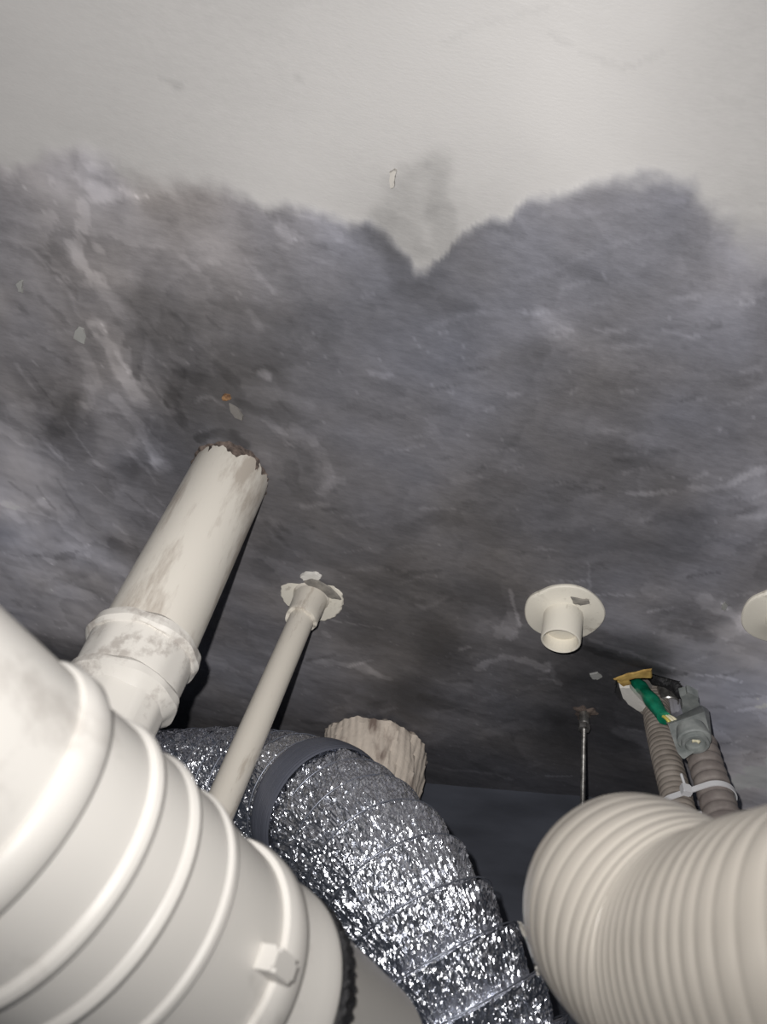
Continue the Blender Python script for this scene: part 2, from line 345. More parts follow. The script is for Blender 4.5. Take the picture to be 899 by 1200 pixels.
ST = [
 ([(115,385),(135,410),(150,445),(165,470)], .017, 1.55, .7), ([(140,470),(165,500),(185,540)], .012, 1.35, .7), ([(95,310),(120,340),(150,370)], .016, 1.25, .8),
 ([(170,500),(150,530),(195,545)], .010, 1.25, .6), ([(205,410),(230,440)], .022, .78, .8), ([(150,380),(170,395)], .02, .8, .8),
 ([(205,415),(225,415)], .013, 1.25, .3), ([(180,455),(200,470)], .016, 1.2, .5), ([(5,505),(40,520),(68,535)], .014, 1.35, .35), ([(10,480),(45,510)], .02, 1.15, .6),
 ([(85,470),(70,510),(85,530)], .022, .74, .8),
 ([(20,600),(60,590),(70,600)], .022, 1.18, .2), ([(60,640),(110,650),(150,670)], .016, 1.16, .2), ([(45,690),(110,665),(60,650)], .012, .86, .25), ([(100,415),(110,450),(95,480)], .012, 1.22, .25),
 ([(185,490),(175,520),(190,545)], .014, 1.24, .2), ([(215,440),(200,470),(215,490)], .012, .74, .3), ([(255,430),(275,445)], .012, .78, .3), ([(235,395),(250,410)], .008, 1.22, .3), ([(150,400),(165,390),(160,440)], .010, .72, .3),
 ([(280,470),(310,480),(335,500)], .009, .80, .3), ([(310,490),(345,515)], .006, 1.25, .3), ([(340,545),(350,580)], .012, .82, .3), ([(60,290),(90,320),(110,350)], .012, .84, .4), ([(170,330),(240,345),(300,350)], .008, 1.14, .4),
 ([(290,610),(320,640),(310,670)], .02, .86, .3), ([(400,620),(440,640)], .014, 1.15, .3), ([(540,560),(600,545)], .012, 1.12, .3), ([(690,560),(730,545),(790,540)], .014, .88, .3), ([(620,620),(680,610)], .012, 1.14, .3),
 ([(760,610),(830,600),(890,590)], .012, .84, .3), ([(700,500),(760,520)], .018, 1.14, .3), ([(470,620),(520,600)], .014, .86, .3), ([(830,640),(880,650)], .014, 1.15, .3), ([(760,690),(800,700)], .012, 1.2, .3), ([(60,560),(120,600),(150,640)], .02, 1.12, .6), ([(30,600),(60,600)], .018, .85, .4), ([(170,540),(130,560)], .02, .8, .8),
 ([(232,470),(245,462),(262,475)], .003, 1.6, .6), ([(330,500),(365,515),(385,545),(382,570)], .010, 1.28, .5), ([(375,575),(390,562),(402,560)], .008, 1.35, .3), ([(345,520),(355,545)], .016, .85, .6),
 ([(290,455),(360,470)], .012, 1.18, .6), ([(305,438),(314,440)], .008, 2.1, .9), ([(265,355),(330,380)], .02, .85, .8),
 ([(735,577),(760,578),(790,573)], .0045, 1.55, .4), ([(812,570),(850,570),(899,548)], .007, 1.4, .5), ([(870,560),(899,590)], .02, 1.2, .6),
 ([(598,690),(603,712),(610,735)], .003, 1.8, .5), ([(585,740),(600,720),(600,745)], .012, 1.45, .35), ([(558,782),(590,768),(625,775),(640,785)], .008, 1.7, .35), ([(640,775),(655,800)], .006, 1.5, .5),
 ([(690,748),(740,765),(790,782)], .004, 1.5, .5), ([(680,758),(730,772),(800,790)], .010, .62, .4), ([(700,695),(745,697)], .002, 1.5, .5), ([(640,680),(690,679)], .002, 1.5, .5),
 ([(690,660),(692,700)], .002, 1.35, .5), ([(820,700),(855,720),(880,735)], .012, 1.35, .5), ([(845,706),(852,712)], .005, 1.5, .5), ([(790,735),(825,745)], .02, .74, .7),
 ([(815,790),(845,792),(870,798)], .003, 1.5, .6), ([(555,588),(575,590)], .016, .82, .7), ([(430,690),(490,705)], .012, .8, .7), ([(385,725),(450,735)], .002, 1.5, .6),
 ([(375,775),(420,780),(455,795)], .012, 1.5, .7), ([(380,740),(388,745)], .006, 1.5, .4), ([(470,700),(500,712),(520,700)], .005, 1.25, .6), ([(540,760),(550,757)], .004, 1.7, .6),
 ([(520,900),(580,905),(600,912)], .005, 1.5, .6), ([(640,908),(670,908)], .003, 1.9, .6), ([(560,860),(600,850),(640,845)], .02, 1.3, .8), ([(500,820),(540,830)], .02, .8, .8), ([(730,855),(760,870)], .02, 1.7, .8),
 ([(500,385),(560,365),(640,368),(720,350)], .003, 1.16, .7), ([(600,330),(660,312),(740,280),(800,268)], .004, 1.14, .7), ([(640,365),(665,395)], .014, 1.16, .6), ([(505,350),(545,335),(570,360)], .02, 1.08, .8),
 ([(640,250),(720,245),(800,232)], .006, 1.12, .7), ([(640,480),(650,470)], .02, .92, .8),
 ([(450,238),(505,238)], .050, .80, .9), ([(440,265),(478,292)], .030, .84, .9), ([(520,262),(510,290)], .02, .86, .9), ([(110,222),(160,232)], .012, 1.25, .8), ([(330,262),(390,272)], .014, 1.30, .5), ([(350,243),(370,250)], .010, 1.12, .5), ([(415,272),(432,280)], .012, .8, .7),
 ([(640,35),(660,50),(700,68),(725,80),(760,72),(775,60)], .003, .93, .6), ([(520,50),(560,30),(640,10)], .003, .95, .6), ([(190,95),(215,100)], .004, .88, .7), ([(350,92),(352,93)], .006, .9, .7), ([(95,190),(140,205),(170,215)], .02, .88, .9),
 ([(840,115),(870,120)], .004, .95, .5), ([(800,250),(899,245)], .004, 1.08, .7), ([(470,193),(475,194)], .004, .9, .7), ([(500,194),(505,195)], .004, .9, .7),
 ([(60,395),(75,410),(95,440)], .014, .86, .8), ([(290,520),(255,505),(235,512)], .012, .6, .7),
]
for i, (pp, wd, m_, so) in enumerate(ST): stroke(pp, wd, m_, so, 100 + i * 7)
# random finer scuffs, light and dark, mostly along the trowelling
for i in range(150):
    a_, b_ = random.uniform(330, 899), random.uniform(330, 900); l_ = random.uniform(6, 45); s_ = random.uniform(-.35, .1)
    stroke([(a_, b_), (a_ + l_, b_ + l_ * s_)], random.uniform(.0012, .006), random.choice([1.25, 1.35, .82, .75, 1.15]), .8, 400 + i)
for i in range(50):
    a_, b_ = random.uniform(10, 330), random.uniform(290, 620); l_ = random.uniform(6, 35)
    stroke([(a_, b_), (a_ + l_, b_ + l_ * random.uniform(.5, 1.6))], random.uniform(.0015, .007), random.choice([1.25, 1.35, .8, .75]), .8, 700 + i)
# bright specks of the coating's grit
mult = np.where((rng.random(gx.shape) > .9985 - .004 * sstep(.55, .8, vnoise(gx * 7, gy * 7, 92))) & (inside > .8), mult * 1.4, mult)
A = np.exp(inside * np.log(A_dark) + (1 - inside) * np.log(A_white)) * mult
# hue: white paint neutral-warm; membrane drifts between bluish and brownish; bluish haze painted in towards the left
hue = fbm(gx * 2.2, gy * 2.2, 71, 4); hue = hue + .5 * fbm(gx * 9, gy * 9, 73, 3) + .25 * sstep(.05, -.45, gx) * sstep(.15, .5, gy)
cool = np.stack([1.005 - .07 * hue, .965 - .01 * hue, 1.02 + .11 * hue], -1)
warmw = np.stack([1.02 + 0 * hue, .995 + 0 * hue, .975 + 0 * hue], -1)
tint = inside[..., None] * cool + (1 - inside[..., None]) * warmw
col = np.clip(A[..., None] * tint, .006, .85)
# relief
h = inside * (.0012 * fbm(gx * 5 , gy * 30, 81, 5, .6) + .0006 * fbm(gx * 60, gy * 60, 82, 3)) + .0022 * inside + .0014 * fbm(gx * 4, gy * 4, 83, 3) + hmap
Z = CEIL - h
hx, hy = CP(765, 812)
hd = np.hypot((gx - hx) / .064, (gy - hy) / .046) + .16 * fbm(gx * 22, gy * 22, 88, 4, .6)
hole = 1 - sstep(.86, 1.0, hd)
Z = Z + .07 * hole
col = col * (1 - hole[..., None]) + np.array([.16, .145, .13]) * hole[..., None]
verts = np.stack([gx, gy, Z], -1).reshape(-1, 3)
idx = np.arange(nx * ny).reshape(ny, nx)
quads = np.stack([idx[:-1, :-1], idx[1:, :-1], idx[1:, 1:], idx[:-1, 1:]], -1).reshape(-1, 4)
TOP = CEIL + .18; nb = nx * ny
border = np.concatenate([idx[0, :], idx[1:, -1], idx[-1, -2::-1], idx[-2:0:-1, 0]])
tv = verts[border].copy(); tv[:, 2] = TOP
allv = np.concatenate([verts, tv]); nbv = len(border)
me = bpy.data.meshes.new('ceiling')
faces = quads.tolist() + [(int(border[i]), int(border[(i + 1) % nbv]), nb + (i + 1) % nbv, nb + i) for i in range(nbv)] + [tuple(range(nb, nb + nbv))[::-1]]
me.from_pydata(allv.tolist(), [], faces); me.update(); me.shade_smooth(); me.set_sharp_from_angle(angle=math.radians(60))
ca = me.color_attributes.new('coating', 'FLOAT_COLOR', 'POINT')
cc = np.ones((len(allv), 4), np.float32); cc[:nb, :3] = col.reshape(-1, 3); cc[nb:, :3] = .3
ca.data.foreach_set('color', cc.ravel())
ceil = bpy.data.objects.new('ceiling', me); C.objects.link(ceil); ceil['kind'] = 'structure'
ceil['label'] = 'concrete ceiling slab, white paint giving way to dark grey smeared waterproof coating'
mc = mat('smeared_coating', (.3, .3, .3), .55); me.materials.append(mc)
b = mc.node_tree.nodes['Principled BSDF']
at = N(mc, 'ShaderNodeAttribute', attribute_name='coating'); tc = N(mc, 'ShaderNodeTexCoord')
mp = N(mc, 'ShaderNodeMapping'); mp.inputs['Scale'].default_value = (1, 3.2, 1); mp.inputs['Rotation'].default_value = (0, 0, .2); L(mc, tc.outputs['Object'], mp.inputs[0])
n1 = N(mc, 'ShaderNodeTexNoise'); n1.inputs['Scale'].default_value = 55; n1.inputs['Detail'].default_value = 9; n1.inputs['Roughness'].default_value = .7; L(mc, mp.outputs[0], n1.inputs['Vector'])
mr = N(mc, 'ShaderNodeMapRange'); mr.inputs['From Min'].default_value = .3; mr.inputs['From Max'].default_value = .7; mr.inputs['To Min'].default_value = .86; mr.inputs['To Max'].default_value = 1.14
L(mc, n1.outputs[0], mr.inputs[0])
# the fine grain fades on the white paint
sep = N(mc, 'ShaderNodeSeparateColor'); L(mc, at.outputs['Color'], sep.inputs[0])
fd = N(mc, 'ShaderNodeMapRange'); fd.inputs['From Min'].default_value = .18; fd.inputs['From Max'].default_value = .4; fd.inputs['To Min'].default_value = 1; fd.inputs['To Max'].default_value = .12
L(mc, sep.outputs[1], fd.inputs[0])
m1 = N(mc, 'ShaderNodeMix', data_type='FLOAT'); m1.inputs[2].default_value = 1.0; L(mc, fd.outputs[0], m1.inputs[0]); L(mc, mr.outputs[0], m1.inputs[3])
vm = N(mc, 'ShaderNodeVectorMath', operation='SCALE'); L(mc, at.outputs['Color'], vm.inputs[0]); L(mc, m1.outputs[0], vm.inputs['Scale']); L(mc, vm.outputs[0], b.inputs['Base Color'])
n2 = N(mc, 'ShaderNodeTexNoise'); n2.inputs['Scale'].default_value = 160; n2.inputs['Detail'].default_value = 6; L(mc, mp.outputs[0], n2.inputs['Vector'])
bp = N(mc, 'ShaderNodeBump'); bp.inputs['Distance'].default_value = .0008; bp.inputs['Strength'].default_value = .25; L(mc, n2.outputs[0], bp.inputs['Height']); L(mc, bp.outputs[0], b.inputs['Normal'])
rr = N(mc, 'ShaderNodeMapRange'); rr.inputs['To Min'].default_value = .42; rr.inputs['To Max'].default_value = .75; L(mc, n1.outputs[0], rr.inputs[0]); L(mc, rr.outputs[0], b.inputs['Roughness'])

# ------------------------------------------------------------------ far wall of the void
seam = PZ(600, 925, CEIL); sdir = (RM @ Vector((1, 0, .23))).normalized(); sdir.z = 0; sdir.normalize(); nout = Vector((-sdir.y, sdir.x, 0))
if nout.y < 0: nout = -nout
def boxv(c, ex, ey, ez):
    return [c + ex * a + ey * b_ + ez * d for a in (-1, 1) for b_ in (-1, 1) for d in (-1, 1)]
BF = [(0, 1, 3, 2), (4, 6, 7, 5), (0, 4, 5, 1), (2, 3, 7, 6), (0, 2, 6, 4), (1, 5, 7, 3)]
cw = seam + nout * .05 + Vector((0, 0, -.62))
M_wall, _ = mottle(mat('dark_wall_coating', (.03, .04, .06), .7), (.040, .044, .058), (.075, .082, .105), 5, bump=.4, stretch=(1, 1, 3))
wall = link('wall_far', boxv(cw, sdir * 1.7, nout * .05, Vector((0, 0, .60 + .018))), BF, M_wall, None, None)
wall['kind'] = 'structure'; wall['label'] = 'dark bluish wall at the far end of the ceiling void'

# ------------------------------------------------------------------ vertical pipe helper
def drop(top, bot_px, z):
    T = PZ(*top, CEIL); B = PZ(*bot_px, z); return T, (B - T), (T - B).normalized()

# ---- big soil pipe
T = PZ(271, 556, CEIL); B = PZ(176, 745, 2.51)
ax = (B - T).normalized(); Lc = (B - T).length
soil = thing('soil_pipe', 'thick scuffed cream pipe dropping from the ceiling at left, skin torn at its top', 'pipe', T)
R0 = .0565
_fm = frame(ax).transposed(); _d = _fm @ (PZ(283, 500, CEIL) - T); A0 = math.atan2(_d.y, _d.x)
_d2 = _fm @ (PZ(330, 540, CEIL) - T); _a2 = math.atan2(_d2.y, _d2.x); SG = -1 if ((_a2 - A0 + math.pi) % (2 * math.pi) - math.pi) > 0 else 1
def torn(i, a):
    if i in (0, 1):
        da = (a - A0 + math.pi) % (2 * math.pi) - math.pi; db = (a - A0 + .95 * SG + math.pi) % (2 * math.pi) - math.pi
        return (.017 * math.exp(-(da / .30) ** 2) + .010 * math.exp(-(db / .12) ** 2) - .010 + .0022 * math.sin(a * 9) + .0018 * math.sin(a * 23 + 2) + .0012 * math.sin(a * 47), 0)
        return (.010 * math.sin(a * 3 + 1) + .005 * math.sin(a * 8 + .5) + .0035 * math.sin(a * 19 + 2) + .002 * math.sin(a * 47) + .009 * max(0, math.sin(a * 2 + 2.0)) ** 6, 0)
    return (0, 0)
lathe('pipe_barrel', [(.016, R0 - .004), (.014, R0 + .0004), (.03, R0 + .0004), (.10, R0), (.20, R0), (Lc + .04, R0)], M_old, soil, T, ax, 220, torn)
def rough(i, a):
    return ((.004 * math.sin(a * 7 + i) + .003 * math.sin(a * 19)) if i == 3 else 0, .0025 * math.sin(a * 9 + i * 1.7) + .0015 * math.sin(a * 23 + i))
co = lathe('cement_collar', [(-.012, R0 + .006), (-.001, R0 + .006), (.003, R0 + .001), (.008, R0 - .002), (.05, R0 - .004)], M_brown, soil, T, ax, 120, rough)
co['label'] = 'brown rough cement showing above the torn paint'
s = Lc + .012
lathe('coupling', [(s - .003, R0 - .001), (s, R0 + .006), (s + .003, R0 + .0095), (s + .013, R0 + .0105), (s + .017, R0 + .007), (s + .0175, R0 + .004), (s + .062, R0 + .003), (s + .066, R0 + .007), (s + .074, R0 + .007), (s + .079, R0 + .001), (s + .085, R0 - .004), (s + .18, R0 - .006), (s + .18, R0 - .012)], M_fit, soil, T, ax, 96,
      lambda i, a: (.0012 * math.sin(a * 6 + i), .0006 * math.sin(a * 11 + i)))

# ---- small waste pipe with chipped flange
T = PZ(366, 697, CEIL); B = PZ(278, 900, 2.47); ax = (B - T).normalized(); Lc = (B - T).length
wp = thing('waste_pipe', 'slim cream pipe with a chipped flange at the ceiling, right of the thick pipe', 'pipe', T)
def chip(i, a):
    if i in (2, 3, 4): return (0, -.004 * max(0, math.sin(a * 2 + .6)) ** 10 + .0006 * math.sin(a * 17) + .0006 * math.sin(a * 31))
    return (0, 0)
lathe('flange', [(-.004, .026), (-.004, .050), (.000, .0545), (.0035, .0545), (.0055, .0525), (.006, .030), (.006, .026)], M_flange, wp, T, ax, 120, chip)
lathe('socket', [(.004, .033), (.010, .0285), (.052, .0265), (.062, .0268), (.064, .0262), (.064, .019)], M_small, wp, T, ax, 64, lambda i, a: (.003 * math.sin(a * 2 + 1) + .001 * math.sin(a * 9) if i > 2 else 0, 0))
lathe('pipe_barrel', [(.05, .0205), (Lc + .28, .0205)], M_small, wp, T, ax, 64)
sp_ = [PZ(a, b_, CEIL - .0068) for a, b_ in [(356,681),(364,677),(376,682),(388,689),(398,699),(401,703),(390,701),(378,697),(366,691),(361,686)]]
o = slab_from_outline('putty_patch', sp_, .003, M_putty, wp, .0012); o['label'] = 'bare grey crescent where the cream skin has peeled off'
sp_ = [PZ(a, b_, CEIL - .006) for a, b_ in [(352,675),(358,671),(370,671),(377,675),(375,679),(366,677),(356,679)]]
o = slab_from_outline('paint_blob', sp_, .006, M_white_paint, wp, .001)

# ---- short floor-drain stubs with flanges
def stub(px, py, stub_px, label, length):
    T = PZ(px, py, CEIL); t = thing('drain_stub', label, 'drain stub', T, None)
    ax = Vector((0, 0, -1))
    if stub_px: ax = (PZ(*stub_px, CEIL - length) - T).normalized()
    lathe('flange', [(-.004, .024), (-.004, .056), (.000, .0605), (.006, .0615), (.0085, .060), (.0095, .056), (.010, .034), (.012, .0305)], M_flange, t, T, Vector((0, 0, -1)), 96,
          lambda i, a: (0, .0008 * math.sin(a * 5) - (.003 * max(0, math.sin(a - 1)) ** 30 if i in (2, 3, 4) else 0)))
    lathe('stub_tube', [(.004, .0300), (length - .003, .0300), (length - .001, .0292), (length, .0275), (length - .001, .0262), (length - .006, .0258), (.004, .0258)], M_flange, t, T, ax, 80, closed=True)
    lathe('inner_plug', [(length - .028, .0257), (length - .024, .0257), (length - .022, .022), (length - .020, 0.0)], M_flange, t, T, ax, 64)
    return t
st = stub(661, 715, (657, 752), 'short open cream drain stub on a round flange, above the hanging threaded rod', .062)
sp_ = [PZ(a, b_, CEIL - .0125) for a, b_ in [(668,700),(690,703),(692,707),(680,709),(672,707)]]
o = slab_from_outline('putty_patch', sp_, .003, M_putty, st, .001)
st2 = stub(921, 717, None, 'round cream flange cut by the right edge of the photo', .014)

# ---- second large pipe stub, plastered, behind the foil duct
T = PZ(440, 872, CEIL); ax = Vector((0, 0, -1))
pp = thing('plastered_pipe', 'wide stub coated in crumbling beige plaster, behind the silver duct', 'pipe', T)
lathe('pipe_barrel', [(.01, .088), (.30, .088)], M_old, pp, T, ax, 96)
def pl(i, a):
    return ((.006 * math.sin(a * 4) + .006 * math.sin(a * 11 + 1) + .004 * math.sin(a * 27)) if i in (0, 9) else 0, .0028 * math.sin(a * 9 + i * 1.3) + .0018 * math.sin(a * 21 + i * 2.1) + .0012 * math.sin(a * 43 + i))
lathe('plaster_coat', [(z_, r_ + .011) for z_, r_ in [(.004, .080), (.010, .095), (.025, .0955), (.045, .094), (.065, .0945), (.085, .0925), (.11, .091), (.14, .090), (.17, .088), (.20, .084)]], M_plaster, pp, T, ax, 220, pl)

# ---- foil duct
PT = [P(85, 922, 1.32), P(190, 920, 1.22), P(285, 924, 1.12), P(365, 945, .99), P(428, 995, .88), P(478, 1062, .81), P(524, 1143, .765), P(570, 1235, .73), P(612, 1330, .70)]
duct = thing('foil_duct', 'crumpled silver foil flexible duct with spiral ridges, sweeping down through the middle of the pipes', 'duct', PT[7])
PITCH = .042; RD = .073
def phase(s, a): return np.mod(s / PITCH + a / (2 * np.pi), 1.0)
def foil_r(s, a):
    u = phase(s, a)
    r = RD + .0175 * np.clip(1 - u, 0, 1) ** .8 * np.minimum(1, (u / .04)) ** .5 - .001
    amp = np.minimum(1, u / .1) * np.minimum(1, (1 - u) / .08) * .85 + .15
    st_ = fbm(a * 9 + 2 * fbm(s * 30, a * 3, 3, 3), s * 38, 14, 4, .65)
    wr = np.abs(fbm(a * 14, s * 50 + 3, 15, 3, .6))
    cr = np.abs(fbm(a * 26 + s * 90, s * 60 - a * 6, 16, 3, .6))
    r += .0035 * fbm(np.cos(a) * 2 + s * 14, np.sin(a) * 2, 18, 3)
    r += amp * (.0030 * st_ - .0040 * wr - .0024 * cr + rng.uniform(-.0004, .0004, s.shape))
    return r
foil, cpath, fr = tube('foil_skin', PT, .0020, 260, foil_r, M_foil, duct, smooth=None, offset=lambda s, a: rng.uniform(-.0005, .0005, s.shape), cap=False)
_sa = foil.data.attributes.new('wrap', 'FLOAT_VECTOR', 'POINT')
_n0 = len(cpath); _ss, _aa = np.meshgrid(np.arange(_n0) * .0020, np.linspace(0, 2 * math.pi, 260, endpoint=False), indexing='ij')
_sa.data.foreach_set('vector', np.stack([_ss * .42 + _aa * .004, np.cos(_aa) * .08, np.sin(_aa) * .08], -1).astype(np.float32).ravel())
# spiral wire as one thin swept tube following the ridge
hel = []; nC = len(cpath); turns = (nC - 1) * .0020 / PITCH
for k in range(int(turns * 60)):
    ang = -2 * math.pi * k / 60; s_ = k / 60 * PITCH
    i = s_ / .0020; i0 = min(int(i), nC - 2); fr_ = i - i0
    c = cpath[i0].lerp(cpath[i0 + 1], fr_); x, y = fr[i0]
    a = ang % (2 * math.pi)
    rr_ = RD + .0150
    hel.append(c + (x * math.cos(a) + y * math.sin(a)) * rr_)
v = []; f = []
for i, q in enumerate(hel):
    t = (hel[min(i + 1, len(hel) - 1)] - hel[max(i - 1, 0)]).normalized(); x = t.orthogonal().normalized(); x = (q - cpath[min(int(i / 60 * PITCH / .0020), nC - 1)]).normalized(); y = t.cross(x)
    for k in range(6):
        an = k / 6 * 2 * math.pi; v.append(q + (x * math.cos(an) + y * math.sin(an)) * .0008 - duct.location)
for i in range(len(hel) - 1):
    for k in range(6): f.append((i * 6 + k, i * 6 + (k + 1) % 6, (i + 1) * 6 + (k + 1) % 6, (i + 1) * 6 + k))
link('spiral_wire', v, f, M_wire, duct, 180)
# dark grey band taped round the duct
STEP = .0020
i0 = min(range(nC), key=lambda i: abs(proj(cpath[i])[0] - 375) + abs(proj(cpath[i])[1] - 938))
i1 = i0 + 9
bpts = [cpath[i] for i in (i0 - 12, i0, i0 + 8, i0 + 15)]
def band_r(s, a): return RD + .0180 + .0010 * np.abs(np.sin(s / .0040 * np.pi)) + 0 * a - .004 * (np.clip(np.abs(s - .027) / .027, 0, 1) ** 4)
bd, _, _ = tube('tape_band', bpts, .0012, 96, band_r, M_tape, duct, 180, cap=False); bd['label'] = 'smooth dark grey band wrapped once round the foil'

# ---- foreground white drain line at left, horizontal, receding to the lower right
C0 = P(-24, 948, .28); D = PZ(160, 1080, C0.z) - C0; D.z = 0; D.normalize()
fg = thing('drain_line', 'large white drain pipe with stepped couplings filling the lower left, very close', 'pipe', C0)
lathe('pipe_barrel', [(-.42, .0560), (-.012, .0560)], M_near, fg, C0, D, 160)
lathe('end_socket', [(-.016, .0540), (-.015, .0580), (-.012, .0600), (-.004, .0603), (-.001, .0590), (.000, .0560), (.002, .050)], M_near, fg, C0, D, 160)
lathe('coupling', [(-.001, .0500), (.0, .0560), (.026, .0568), (.028, .0592), (.0305, .0600), (.033, .0592), (.0335, .0555), (.036, .050)], M_near, fg, C0, D, 160)
lathe('coupling', [(.030, .050), (.031, .0572), (.052, .0578), (.0535, .0592), (.056, .0600), (.058, .0592), (.0585, .0560)], M_near, fg, C0, D, 160)
lathe('branch_body', [(.056, .050), (.058, .0570), (.082, .0572), (.084, .0588), (.087, .0588), (.089, .0565), (.095, .0560), (.135, .0550)], M_near, fg, C0, D, 160)
lathe('rim', [(.132, .053), (.133, .0580), (.137, .0595), (.146, .0595), (.150, .0580), (.151, .053)], M_near, fg, C0, D, 160)
lathe('branch_body', [(.150, .0540), (.172, .0560), (.178, .0580), (.184, .0580), (.187, .0560), (.192, .054), (.30, .053)], M_near, fg, C0, D, 160)
def tooth(i, a): return (0, .0012 * (1 if math.sin(a * 60) > 0 else 0) if i in (1, 2) else 0)
g = lathe('rubber_seal', [(.190, .050), (.191, .0575), (.199, .0575), (.200, .050)], M_black, fg, C0, D, 240, tooth); g['label'] = 'black toothed rubber seal'
# bolt lug on the rim
lug = P(322, 1128, .318)
bm = bmesh.new(); bmesh.ops.create_cube(bm, size=1); bmesh.ops.scale(bm, vec=(.016, .010, .012), verts=bm.verts); bmesh.ops.bevel(bm, geom=bm.edges[:], offset=.002, segments=2)
def on_axis(px, py, r_):
    # nearest-to-camera surface point of the line under that pixel
    d = ray(px, py).normalized(); best = None
    for k in range(60, 700):
        q = CAM + d * k * .001; w_ = q - C0; dd = (w_ - D * w_.dot(D)).length
        if dd < r_: return q
    return CAM + d * .33
q = on_axis(322, 1130, .0595); w_ = q - C0; up_ = (w_ - D * w_.dot(D)).normalized()
bm_obj('bolt_lug', bm, M_near, fg, q, up_)

# ---- cream ribbed hose at right
HP = [P(1290, 1150, .20), P(1090, 1155, .225), P(945, 1148, .267), P(845, 1138, .317), P(749, 1071, .380), P(772, 1092, .434), P(850, 1150, .468), P(930, 1235, .505), P(1005, 1340, .54)]
hose = thing('ribbed_hose', 'fat cream ribbed flexible hose curving in from the right edge, close to the viewer', 'hose', HP[4])
HPch = .0078
def hose_r(s, a):
    u = np.mod(s / HPch, 1.0)
    return .0571 + .0009 * np.sqrt(np.clip(np.sin(np.pi * u), 0, 1)) + .0006 * np.sin(a * 3 + s * 20)
tube('hose_wall', HP, HPch / 9, 128, hose_r, M_hose, hose, 180)
# crumpled clear film hanging at the hose's turn
bm = bmesh.new(); g = {}
ol = np.array([(611,1085),(640,1092),(612,1108),(656,1128),(614,1132),(672,1142)])
nU, nV = 22, 26
for i in range(nU):
    for j in range(nV):
        u_, v_ = i / (nU - 1), j / (nV - 1)
        px_ = 608 + 16 * v_ + u_ * (22 + 46 * v_) + v_ * 6; py_ = 1080 + 62 * v_ + u_ * (14 - 4 * v_)
        q = P(px_, py_, .455 + .010 * math.sin(u_ * 13 + v_ * 5) + .006 * math.sin(v_ * 17 - u_ * 6) + random.uniform(-.002, .002)) - Vector()
        g[i, j] = bm.verts.new(q - P(640, 1115, .45))
for i in range(nU - 1):
    for j in range(nV - 1): bm.faces.new((g[i, j], g[i + 1, j], g[i + 1, j + 1], g[i, j + 1]))
film = bm_obj('plastic_wrap', bm, M_film, hose, P(640, 1115, .45), smooth=20); film['label'] = 'crumpled clear film bunched under the bend'
md = film.modifiers.new('s', 'SOLIDIFY'); md.thickness = .0006

# ---- threaded rod with sleeve anchor
T = PZ(685, 834, CEIL); ax = (PZ(683, 935, CEIL - .17) - T).normalized()
rod = thing('threaded_rod', 'thin threaded steel rod hanging from a sleeve anchor, left of the grey conduits', 'rod', T)
lathe('sleeve_anchor', [(-.006, .0088), (.026, .0088), (.028, .0065), (.028, .004)], M_steel, rod, T, ax, 24)
bm = bmesh.new(); bmesh.ops.create_cone(bm, cap_ends=True, segments=6, radius1=.0105, radius2=.0105, depth=.010); bmesh.ops.bevel(bm, geom=bm.edges[:], offset=.0006, segments=1)
bm_obj('hex_nut', bm, M_steel, rod, T + ax * .034, ax, 30)
prof = [(.0, .0034)]
for k in range(180): prof += [(.036 + k * .0018, .0034), (.036 + k * .0018 + .0009, .0042)]
lathe('threaded_shaft', prof, M_steel, rod, T, ax, 16)
for j, (dr_, dz_) in enumerate([(.018, 0)]):
    lathe('cement_spall', [(-.002, .022), (.002, .019), (.004, .012), (.005, .007)], M_brown, rod, T, Vector((0, 0, -1)), 40, lambda i, a: (0, .004 * math.sin(a * 3) + .003 * math.sin(a * 7) if i < 3 else 0))

# ---- conduits out of the hole
def conduit(label, pts, r, pitch, depth_, m, extra=0):
    t = thing('corrugated_conduit', label, 'conduit', pts[0])
    tube('corrugated_tube', pts, pitch / 8, 40, lambda s, a: r + depth_ * np.sqrt(np.clip(np.sin(np.pi * np.mod(s / pitch + extra * a / 6.2832, 1.0)), 0, 1)), m, t, 180)
    return t
cA = conduit('dusty fine-ribbed grey conduit rising into the ceiling hole, the left one of the tied pair', [P(768, 815, 1.33), P(771, 845, 1.25), P(780, 885, 1.165), P(793, 935, 1.088), P(807, 990, 1.015), P(827, 1060, .935)], .0205, .0105, .0022, M_cond1)
cpB = [P(819, 868, 1.135), P(827, 895, 1.10), P(838, 930, 1.055), P(852, 975, 1.0), P(872, 1040, .92)]
cB = conduit('brown-grey coarse-ribbed conduit hanging from the grey connector block, the right one of the tied pair', cpB, .0215, .0175, .0035, M_cond2, 0)
# connector block (square plate with round boss)
blk = thing('connector_block', 'square grey plastic connector block with round boss on top of the right conduit', 'connector', P(811, 855, 1.13))
def hull_block(name, front, dfront, back, dback, m, parent):
    n = len(front); vv = [P(a, b_, dfront if not isinstance(dfront, list) else dfront[i]) for i, (a, b_) in enumerate(front)] + [P(a, b_, dback if not isinstance(dback, list) else dback[i]) for i, (a, b_) in enumerate(back)]
    bm = bmesh.new(); vs_ = [bm.verts.new(q - parent_world(parent)) for q in vv]
    bm.faces.new(vs_[:n]); bm.faces.new(vs_[n:][::-1])
    for i in range(n): bm.faces.new((vs_[i], vs_[(i + 1) % n], vs_[n + (i + 1) % n], vs_[n + i]))
    bmesh.ops.recalc_face_normals(bm, faces=bm.faces); bmesh.ops.bevel(bm, geom=bm.edges[:], offset=.0022, segments=3)
    o = bm_obj(name, bm, m, parent, smooth=40); return o
